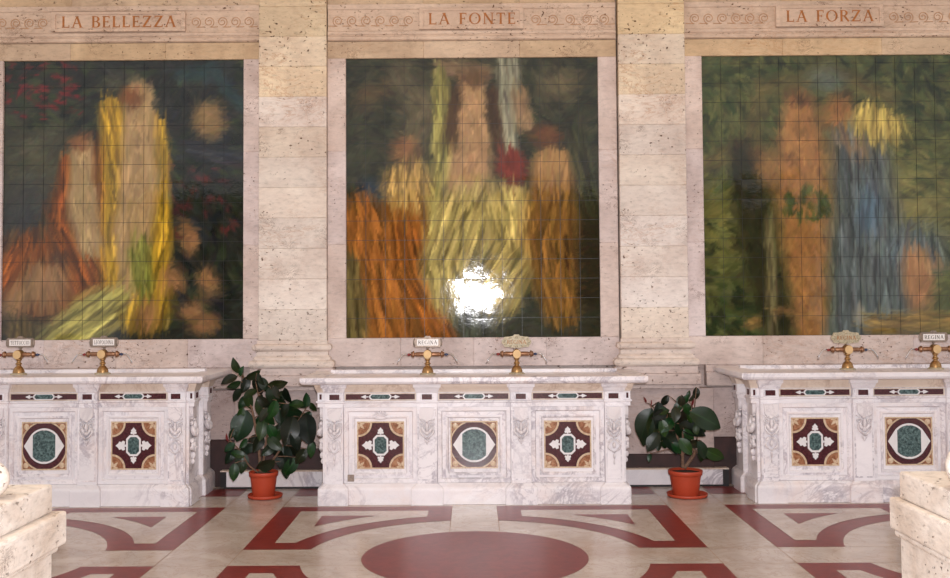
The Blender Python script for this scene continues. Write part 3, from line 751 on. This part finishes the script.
def counter(kinds):
    root = thing('marble_drinking_counter', '', 'counter', (0, 0, 0), 'marble drinking fountain counters along the wall')
    P0 = plan(0, sx=1.14); P1 = plan(.014); P2 = plan(0, sx=1.19)
    mb = MB(); mb.sweep(P0, [(0, .043), (.105, .043), (.118, .042), (.130, .036), (.140, .024), (.148, .012), (.156, .006)], .785)
    mb.build('plinth', M['marble'], root, .003)
    mb = MB(); mb.sweep(P1, [(.156, 0), (.728, 0)], .785); mb.build('body', M['marble'], root, .002)
    mb = MB(); mb.sweep(P2, [(.728, 0), (.760, 0), (.764, .010), (.775, .010), (.779, 0), (.838, 0), (.842, .005)], .785)
    mb.build('entablature', M['marble'], root, .0015)
    mb = MB(); mb.sweep(P2, [(.842, .005), (.850, .006), (.862, .010), (.874, .016), (.886, .021), (.909, .025)], .785)
    mb.build('cornice', M['marble_warm'], root)
    for i, c in enumerate(PC):
        a, b = (c-PW, c+PW) if i in (1, 2) else sorted((math.copysign(.99, c), math.copysign(1.13, c)))
        mb = MB(); mb.sweep([(a, .02), (a, -.031), (b, -.031), (b, .02)], [(.842, .006), (.850, .009), (.868, .015), (.878, .020), (.880, .026), (.909, .028)]); mb.build('capital', M['marble'], root)
    # slab
    S = [(-1.225, .785), (-1.225, -.08), (1.225, -.08), (1.225, .785)]
    mb = MB(); mb.sweep(S, [(.909, .035), (.913, .058), (.920, .066), (.926, .070), (.932, .074), (.958, .074), (.963, .070), (.965, .060)], .785, cap=False)
    zt = .965; o = (-1.285, 1.285, -.14, .785); i_ = (-1.13, 1.13, -.045, .45)
    O = [(o[0], o[2], zt), (o[1], o[2], zt), (o[1], o[3], zt), (o[0], o[3], zt)]; I = [(i_[0], i_[2], zt), (i_[1], i_[2], zt), (i_[1], i_[3], zt), (i_[0], i_[3], zt)]
    B = [(x, y, zt-.008) for x, y, _ in I]
    mb.add(O+I+B, [(0, 1, 5, 4), (1, 2, 6, 5), (2, 3, 7, 6), (3, 0, 4, 7), (4, 5, 9, 8), (5, 6, 10, 9), (6, 7, 11, 10), (7, 4, 8, 11), (8, 9, 10, 11)])
    mb.add([(-1.24, -.115, .909), (1.24, -.115, .909), (1.24, .785, .909), (-1.24, .785, .909)], [(3, 2, 1, 0)])
    mb.box(-1.15, 1.15, .46, .52, .960, .983)
    mb.build('top_slab', M['marble'], root)
    for bx, k in zip((-.71, 0, .71), kinds):
        mb = MB()
        def fr(a, b, z0, z1, wd, y0, y1):
            O = rect(bx-a, bx+a, z0, z1); I = rect(bx-a+wd, bx+a-wd, z0+wd, z1-wd)
            n = 4; J = rect(bx-a+wd+.008, bx+a-wd-.008, z0+wd+.008, z1-wd-.008)
            vs = [(x, y0, z) for x, z in O]+[(x, y0, z) for x, z in I]+[(x, y1, z) for x, z in J]+[(x, .014, z) for x, z in O]
            fs = []
            for q in range(4):
                r = (q+1) % 4; fs += [(q, r, 4+r, 4+q), (4+q, 4+r, 8+r, 8+q), (r, q, 12+q, 12+r)]
            mb.add(vs, fs)
        fr(.2755, 0, .158, .7275, .028, -.002, .0135); fr(.214, 0, .212, .664, .014, .003, .0135)
        mb.build('panel_frame', M['marble'], root); inlay(root, bx, k); strip(root, bx)
    for i, c in enumerate(PC):
        c2 = c if i in (1, 2) else math.copysign(1.055, c); w2 = PW if i in (1, 2) else .065
        mb = carving_mb(i in (0, 3)); mb.v = [(x, y*2.2, z-.018) for x, y, z in mb.v]; turned(mb, 0, c2, -.0305); mb.build('carved_festoon', M['carved'], root)
        mb = MB(); mb.prism(rect(c2-.038, c2+.038, .788, .828), -.0335, -.029); mb.build('pilaster_inlay', M['purple'], root)
        mb = MB(); mb.ring(rect(c2-.052, c2+.052, .783, .834), rect(c2-.038, c2+.038, .788, .828), -.036, -.029); mb.build('inlay_edge', M['marble'], root)
        mb = MB(); mb.ring(rect(c2-w2+.006, c2+w2-.006, .18, .715), rect(c2-w2+.016, c2+w2-.016, .19, .705), -.034, -.029); mb.build('pilaster_moulding', M['marble'], root)
    for s in (-1, 1):
        for yy in (.081, .49):
            mb = carving_mb(True); mb.v = [(x, y*2.6, z-.018) for x, y, z in mb.v]; turned(mb, s*PI/2, s*1.150, yy); mb.build('carved_festoon', M['carved'], root)
            mb = MB(); mb.prism(rect(-.026, .026, .788, .828), -.004, 0); turned(mb, s*PI/2, s*1.190, yy); mb.build('pilaster_inlay', M['purple'], root)
        mb = MB(); mb.prism(rect(s*1.166-.008, s*1.166+.008, .788, .828), .006, .010); mb.build('corner_inlay', M['purple'], root)
    return root
c1 = counter(('cross', 'round', 'cross')); c1.location = (.0, 7.765, 0)
c1['label'] = 'white marble fountain counter in the middle, standing between the two potted plants'
c0 = copy_tree(c1); c0.location = (-3.268, 7.765, 0); c0.scale = (.958, 1, 1.018)
c0['label'] = 'white marble fountain counter at the left, below the LA BELLEZZA mural'
c2 = copy_tree(c1); c2.location = (3.295, 7.765, 0); c2.scale = (1, 1, 1.018)
c2['label'] = 'white marble fountain counter at the right, below the LA FORZA mural'
# carved shell only on the middle counter
mb = MB()
for k in range(7):
    a = math.radians(-66+22*k); mb.blob((-.71+.030*math.sin(a), .0, .650+.030*math.cos(a)), (.0065, .009, .032), a)
mb.blob((-.71, -.002, .646), (.05, .008, .012)); mb.build('carved_shell', M['carved'], c1)
for cx, cy in ((-.92, .235),):
    mb = MB(); mb.box(-1.0+.04, -.91, -.0075, -.001, .170, .222); o = mb.build('stone_patch', M['plaque_frame'], c1, .002)

# ------------------------------------------------------------------ taps
def tap(text, style, label, loc):
    t = thing('mineral_water_tap', label, 'tap', loc, 'brass taps on the marble counters'); t.scale = (1, 1, 1.08)
    mb = MB(); mb.lathe([(.062, 0), (.062, .006), (.050, .010), (.042, .014)]); mb.build('base_flange', M['plaque_gold'], t)
    mb = MB(); mb.lathe([(.044, .012), (.044, .022), (.038, .040), (.028, .054), (.017, .062), (.016, .070), (.024, .074), (.024, .082), (.016, .086), (.014, .100), (.022, .104), (.022, .112), (.014, .120)]); mb.build('pedestal', M['brass'], t)
    mb = MB(); mb.lathe([(.030, -.034), (.034, -.030), (.034, .030), (.030, .034)], (0, 0, .145), 'y'); b = mb.build('valve_body', M['brass'], t)
    mb = MB(); mb.lathe([(.031, -.040), (.031, -.034)], (0, 0, .145), 'y'); mb.build('face_disc', M['brass_light'], b)
    for s, kn in ((-1, 'red_knob'), (1, 'blue_knob')):
        mb = MB(); mb.lathe([(.016, .0), (.016, .06), (.013, .065), (.013, .076), (.024, .078), (.024, .088), (.018, .092), (.018, .100), (.010, .104)], (0, 0, 0), 'x', 16)
        mb.v = [(s*(.028+x), y, z+.145) for x, y, z in mb.v]
        if s < 0: mb.f = [f[::-1] for f in mb.f]
        a = mb.build('arm', M['copper'], t)
        mb = MB(); mb.blob((s*.146, 0, .143), (.015, .010, .010)); mb.build('knob', M[kn], a)
        mb = MB(); mb.tube([(s*.155, 0, .145), (s*.185, -.002, .147), (s*.200, -.005, .138), (s*.225, -.012, .105), (s*.238, -.015, .078)], .0048, 8); mb.build('spout', M['chrome'], t)
    mb = MB(); mb.tube([(0, .030, .15), (0, .034, .20), (0, .034, .245)], .008, 8)
    for s in (-1, 1): mb.tube([(0, .030, .19), (s*.02, .028, .20), (s*.03, .03, .215)], .004, 6)
    mb.build('sign_bracket', M['plaque_frame'], t)
    zc = .231; y = .018; n = MB()
    if style == 'box':
        fm, pm, im = M['plaque_frame'], M['plaque'], M['ink']
        n.prism(rect(-.100, .100, zc-.034, zc+.034), y, y+.02)
        n.prism([(-.03, zc+.034), (.03, zc+.034), (.016, zc+.047), (-.016, zc+.047)], y+.002, y+.016)
        for s in (-1, 1): n.blob((s*.104, y+.008, zc), (.012, .008, .030))
    else:
        fm, pm, im = M['plaque_gold'], M['plaque_gold'], M['ink']
        pts = []
        for k in range(48):
            a = 2*PI*k/48; r = 1+.05*math.cos(8*a); ct, s_ = math.cos(a), math.sin(a)
            pts.append((.112*r*math.copysign(abs(ct)**.6, ct), zc+.042*r*math.copysign(abs(s_)**.6, s_)))
        n.prism(pts, y, y+.018); n.prism([(-.035, zc+.034), (.035, zc+.034), (.018, zc+.054), (-.018, zc+.054)], y+.002, y+.016)
        for k in range(12):
            a = 2*PI*k/12; n.blob((.100*math.cos(a), y, zc+.034*math.sin(a)), (.012, .006, .008))
    p = n.build('name_plate', fm, t)
    mb = MB(); mb.prism(rect(-.084, .084, zc-.023, zc+.023), y-.003, y+.002); pl = mb.build('plate_face', pm, p)
    mb = MB(); write(mb, text, -.074, .074, zc-.014, .028, y-.0045, y-.0025, bold=1.0 if len(text) < 8 else .85); mb.build('lettering', im if style == 'box' else M['rust'], p)
    return t
TY = 8.04; TZ = .9575
tap('TETTUCCIO', 'box', 'brass tap with plain white name plate, nearest the left edge of the photo', (-3.588, TY, TZ*1.018))
tap('LEOPOLDINA', 'box', 'brass tap with framed plate in front of the left mural, nearer the tall plant', (-2.925, TY, TZ*1.018))
tap('REGINA', 'box', 'brass tap with white boxed plate, left of the two on the middle counter', (-.362, TY, TZ))
tap('REGINA', 'gilt', 'brass tap with ornate cream plate, right of the two on the middle counter', (.34, TY, TZ))
tap('REGINA', 'gilt', 'brass tap with tan oval plate, left of the two on the right counter', (2.94, TY, TZ*1.018))
tap('REGINA', 'box', 'brass tap with boxed plate nearest the right edge of the photo', (3.63, TY, TZ*1.018))

# ------------------------------------------------------------------ alcoves between the counters: curb and skirting
for s, side in ((-1, 'left'), (1, 'right')):
    x0, x1 = sorted((s*1.165, s*2.09)); c = (x0+x1)/2
    t = thing('stone_curb', 'low white marble curb behind the %s potted plant' % side, 'curb', (c, 8.42, 0), 'curbs between the counters')
    mb = MB(); mb.box(x0-c+.03, x1-c, .012, .078, 0, .016); mb.build('toe_shadow_strip', M['black'], t)  # black strip painted in for the shadow under the curb
    mb = MB(); a, b = (x0-c, x1-c-.05) if s > 0 else (x0-c+.05, x1-c); mb.box(a, b, 0, .06, .016, .140); mb.build('marble_face', M['marble'], t, .004)
    mb = MB(); a, b = (x1-c-.05, x1-c) if s > 0 else (x0-c, x0-c+.05); mb.box(a, b, .01, .06, .016, .140); mb.build('black_end', M['black'], t)
    mb = MB(); mb.box(x0-c, x1-c, -.004, .078, .140, .150); mb.build('worn_cap', M['marble_warm'], t, .003)
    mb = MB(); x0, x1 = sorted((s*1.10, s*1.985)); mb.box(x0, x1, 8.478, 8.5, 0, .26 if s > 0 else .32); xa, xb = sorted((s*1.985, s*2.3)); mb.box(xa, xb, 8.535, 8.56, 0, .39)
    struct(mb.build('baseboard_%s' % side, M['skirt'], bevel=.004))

# ------------------------------------------------------------------ potted rubber plants
def leaf(mb, c, L, ang, yaw, pitch, wr, rs, red=False):
    """ang: direction of the tip in the XZ plane (deg, 90 = up); blade bends and folds about its midrib"""
    t = math.radians(ang); d = Vector((math.cos(t), 0, math.sin(t)))
    nrm = Vector((0, -1, 0)); side = d.cross(nrm)
    Rm = Matrix.Rotation(yaw, 3, d) @ Matrix.Rotation(pitch, 3, side)
    d = (Rm @ d).normalized(); nrm = (Rm @ nrm).normalized(); side = d.cross(nrm).normalized()
    W = L*wr; N = 10; vs = []; K = (-1, -.6, -.06, .06, .6, 1)
    for i in range(N+1):
        q = i/N; wd = W/2*(math.sin(PI*min(1, q*1.02)**.85)**.72 if 0 < q < .985 else .02)
        for k in K:
            fold = abs(k)*.20*wd+.05*wd*math.sin(q*9)*k; bend = -L*.16*(q-.5)**2*2.2
            vs.append(c+d*L*(q-.5)+side*k*wd+nrm*(fold+bend))
    nk = len(K)
    for i in range(N):
        for j in range(nk-1):
            rib = j == 2
            b = i*nk+j
            if red: mb.tint = lin((118, 40, 40))
            else: mb.tint = tuple(v*1.8 for v in mb.base) if rib else mb.base
            mb.add([vs[b], vs[b+1], vs[b+nk+1], vs[b+nk]], [(0, 1, 2, 3)], 0, True)
    return c-d*L*.5
def merge(o):
    import bmesh
    b = bmesh.new(); b.from_mesh(o.data); bmesh.ops.remove_doubles(b, verts=b.verts, dist=.00005); b.to_mesh(o.data); b.free()
def plant(name, label, loc, px0, py0, leaves, stems, potR, potH, seed, ysc):
    rs = random.Random(seed); t = thing(name, label, 'potted plant', loc, 'potted rubber plants between the counters')
    zb = .012
    mb = MB(); mb.lathe([(potR*.95, 0), (potR*1.18, .006), (potR*1.22, .028), (potR*1.17, .028), (potR*1.12, .010), (.01, .010)], k=40); mb.v = [(x+.012, y, z) for x, y, z in mb.v]; mb.build('saucer', M['terracotta'], t)
    mb = MB(); mb.lathe([(potR*.72, zb), (potR*.76, zb+.01), (potR*.92, potH-.040), (potR*.93, potH-.036), (potR*1.0, potH-.034), (potR*1.03, potH-.004), (potR*1.01, potH), (potR*.95, potH), (potR*.92, potH-.025), (.02, potH-.025)], k=40); mb.build('pot', M['terracotta'], t)
    mb = MB(); mb.lathe([(potR*.91, potH-.030), (potR*.90, potH-.018), (potR*.4, potH-.012), (.01, potH-.010)], k=24); mb.build('soil', M['soil'], t)
    S = 1/126.0
    def w(px, py, y=0): return Vector(((px-px0)*S, y, (py0-py)*S))
    sm = MB(); joints = []
    for pts, r0, r1, yy in stems:
        P = [w(a, b, yy*(i/(len(pts)-1))) for i, (a, b) in enumerate(pts)]
        # smooth
        Q = []
        for i in range(len(P)-1):
            for k in range(6): Q.append(P[i].lerp(P[i+1], k/6))
        Q.append(P[-1])
        for _ in range(3): Q = [Q[0]]+[(Q[i-1]+Q[i]*2+Q[i+1])/4 for i in range(1, len(Q)-1)]+[Q[-1]]
        n = len(Q); sm.tube(Q, [r0+(r1-r0)*i/(n-1) for i in range(n)], 8); joints += Q
    leaves = [(a+rs.uniform(-13, 13), b+rs.uniform(-12, 12), l*.8, g+rs.uniform(-40, 40)) for a, b, l, g, *r in leaves if len(r) < 2 and b > py0-118 and a < px0+44 and rs.random() < .55]+list(leaves)
    fm = MB(); rd = MB(); tall = [q for q in joints if q.z > potH]
    for i, lf in enumerate(leaves):
        px, py, L, ang = lf[:4]; wr = lf[4] if len(lf) > 4 else .50; red = len(lf) > 5
        g = rs.uniform(.7, 1.25); fm.base = tuple(v*g for v in lin((13+rs.randint(-4, 18), 32+rs.randint(-6, 24), 15))); rd.base = fm.base
        c = w(px, py, rs.uniform(-.16, .10)); tgt = fm if not red else rd
        b = leaf(tgt, c, L*S*1.20, ang, rs.uniform(-.6, .6), rs.uniform(-.4, .4), wr*(1.12 if not red else 1), rs, red)
        near = min(tall, key=lambda q: (q-b).length+max(0, q.z-b.z)*.5)
        if (near-b).length < .26: sm.tube([near, near.lerp(b, .5)+Vector((0, 0, .006)), b], [.0045, .0035, .003], 6)
    sm.build('stem', M['bark'], t)
    o = fm.build('foliage', M['leaf'], t); merge(o)
    if rd.v: o = rd.build('leaf_sheaths', M['leaf'], t); merge(o)
def cv(lst, ox, oy, k): return [((a+0)/k+ox, b/k+oy, l/k)+tuple(r) for a, b, l, *r in lst]
Lf = [(75, 75, 52, 112), (100, 92, 34, 60), (52, 122, 52, 205), (135, 108, 48, 30), (221, 140, 58, 0), (72, 140, 44, 190), (105, 142, 52, 250), (145, 148, 64, 262, .6), (64, 182, 48, 232), (85, 208, 50, 238),
      (115, 198, 58, 268), (168, 142, 50, 300), (205, 182, 66, 292, .58), (237, 207, 54, 318), (85, 288, 96, 252, .62), (156, 218, 62, 262), (190, 252, 62, 290), (166, 292, 72, 255), (226, 252, 62, 280), (266, 236, 66, 335), (325, 190, 42, 86), (308, 214, 36, 200), (332, 226, 34, 300), (264, 298, 88, 250, .58), (320, 298, 96, 283, .58),
      (216, 340, 58, 320), (105, 366, 54, 205), (47, 392, 50, 240), (90, 412, 66, 268, .55), (192, 346, 64, 250), (184, 412, 60, 205, .6), (231, 402, 84, 272, .56), (236, 446, 52, 278), (266, 366, 66, 292), (326, 372, 50, 268), (300, 388, 56, 240), (45, 322, 28, 92, .3, 1), (280, 272, 54, 258), (205, 302, 54, 300), (250, 180, 50, 300), (125, 170, 46, 220), (178, 200, 52, 310),
      (148, 345, 60, 240), (180, 240, 50, 230), (210, 225, 60, 250), (245, 335, 60, 260), (285, 335, 60, 300), (305, 265, 50, 230), (215, 380, 50, 300), (125, 335, 44, 200), (62, 350, 40, 215), (290, 300, 60, 270), (250, 275, 60, 285)]
st = [([(155, 448), (150, 360), (128, 240), (95, 115), (82, 95)], .014, .004, .02), ([(160, 448), (175, 340), (195, 230), (200, 160)], .010, .004, -.05), ([(165, 448), (215, 380), (265, 300), (315, 220)], .010, .004, .03), ([(150, 448), (115, 420), (92, 370), (55, 330)], .008, .003, -.06), ([(150, 360), (160, 280), (150, 180), (140, 130)], .007, .003, -.03)]
stL = [([(a/3.5+215, b/3.5+345) for a, b in p], r0, r1, y) for p, r0, r1, y in st]
plant('potted_rubber_plant', 'tall bushy rubber plant in an orange pot between the left and middle counters', (-1.655, 8.05, 0), 262.5, 497, cv(Lf, 215, 345, 3.5), stL, .112, .205, 5, 1)
Rf = [(55, 190, 138, 248, .55), (98, 195, 118, 268, .6), (88, 270, 88, 240, .55), (135, 125, 60, 20), (165, 150, 66, 280), (192, 140, 66, 260, .55), (222, 78, 46, 84, .6), (242, 100, 66, 262), (246, 70, 40, 60, .6), (254, 120, 58, 288), (337, 165, 142, 333, .56), (180, 280, 104, 290, .55), (208, 235, 100, 262, .6), (234, 215, 92, 280, .6), (258, 275, 76, 345),
      (318, 310, 84, 300), (385, 335, 92, 332, .5), (332, 215, 52, 310), (298, 98, 44, 80, .25, 1), (74, 84, 30, 122, .3, 1), (92, 92, 26, 80, .25, 1), (130, 302, 44, 262), (112, 140, 70, 200), (240, 170, 76, 250), (145, 220, 90, 255, .55), (215, 180, 80, 300), (330, 340, 60, 260), (285, 285, 70, 200), (262, 240, 60, 310), (155, 190, 80, 230), (200, 300, 60, 310), (120, 235, 70, 290)]
st = [([(238, 402), (240, 350), (222, 280), (205, 200), (100, 110)], .015, .004, .02), ([(246, 402), (285, 350), (300, 320), (262, 300), (222, 305)], .015, .010, -.03), ([(238, 380), (245, 280), (240, 180), (225, 100)], .012, .004, .04), ([(290, 335), (310, 260), (295, 130)], .009, .003, -.02), ([(290, 335), (340, 310), (380, 320)], .007, .003, -.05)]
stR = [([(a/4.82+630, b/4.82+385) for a, b in p], r0, r1, y) for p, r0, r1, y in st]
plant('potted_rubber_plant', 'short rubber plant with bent woody stem, between the middle and right counters', (1.645, 8.0, 0), 682, 496, cv(Rf, 630, 385, 4.82), stR, .130, .205, 8, 1)

# ------------------------------------------------------------------ foreground pedestals with ball finials
def pedestal(s, xi, yf, bx, by, br, label):
    t = thing('balustrade_pedestal', label, 'pedestal', (xi, yf, 0), 'stone pedestals in the foreground')
    def bx_(mb, inset, z0, z1): 
        a, b = sorted((-s*0+s*inset, s*.9)); mb.box(a, b, -1.9, -inset, z0, z1)
    mb = MB(); mb.tint = (.98, .98, .98); bx_(mb, 0, .631, .75); mb.build('top_block', M['cream'], t, .010, 2)
    e = .045 if s < 0 else .03; mb = MB(); a, b = sorted((-s*e, s*.9)); mb.box(a, b, -1.9, .045, .49, .630); mb.box(*sorted((-s*.02, s*.9)), -1.9, .02, .462, .49); mb.build('middle_block', M['cream'], t, .012, 2)
    mb = MB(); a, b = sorted((0, s*.9)); mb.box(a, b, -1.9, 0, 0, .462); mb.build('body', M['cream'], t, .008, 2)
    mb = MB(); mb.lathe([(br*math.sin(PI*i/24)+.0005, -br*math.cos(PI*i/24)) for i in range(25)], (bx-xi, by-yf, .752+br), k=40); mb.build('ball_finial', M['cream'], t)
pedestal(-1, -1.794, 4.36, -1.905, 4.02, .074, 'cream stone pedestal with ball finial in the bottom left foreground')
pedestal(1, 1.888, 4.57, 1.965, 4.05, .098, 'cream stone pedestal with ball finial in the bottom right foreground')

# ------------------------------------------------------------------ portico ceiling and added reflection wall
mb = MB(); mb.box(-6.5, 6.5, 2.4, 8.7, 5.4, 5.7); struct(mb.build('ceiling', M['plaster']))
mb = MB(); mb.box(-9, 9, -9.5, -9.2, 0, 4.5); struct(mb.build('added_reflection_wall', M['outside']))  # unseen wall added behind the camera to keep mural reflections dark
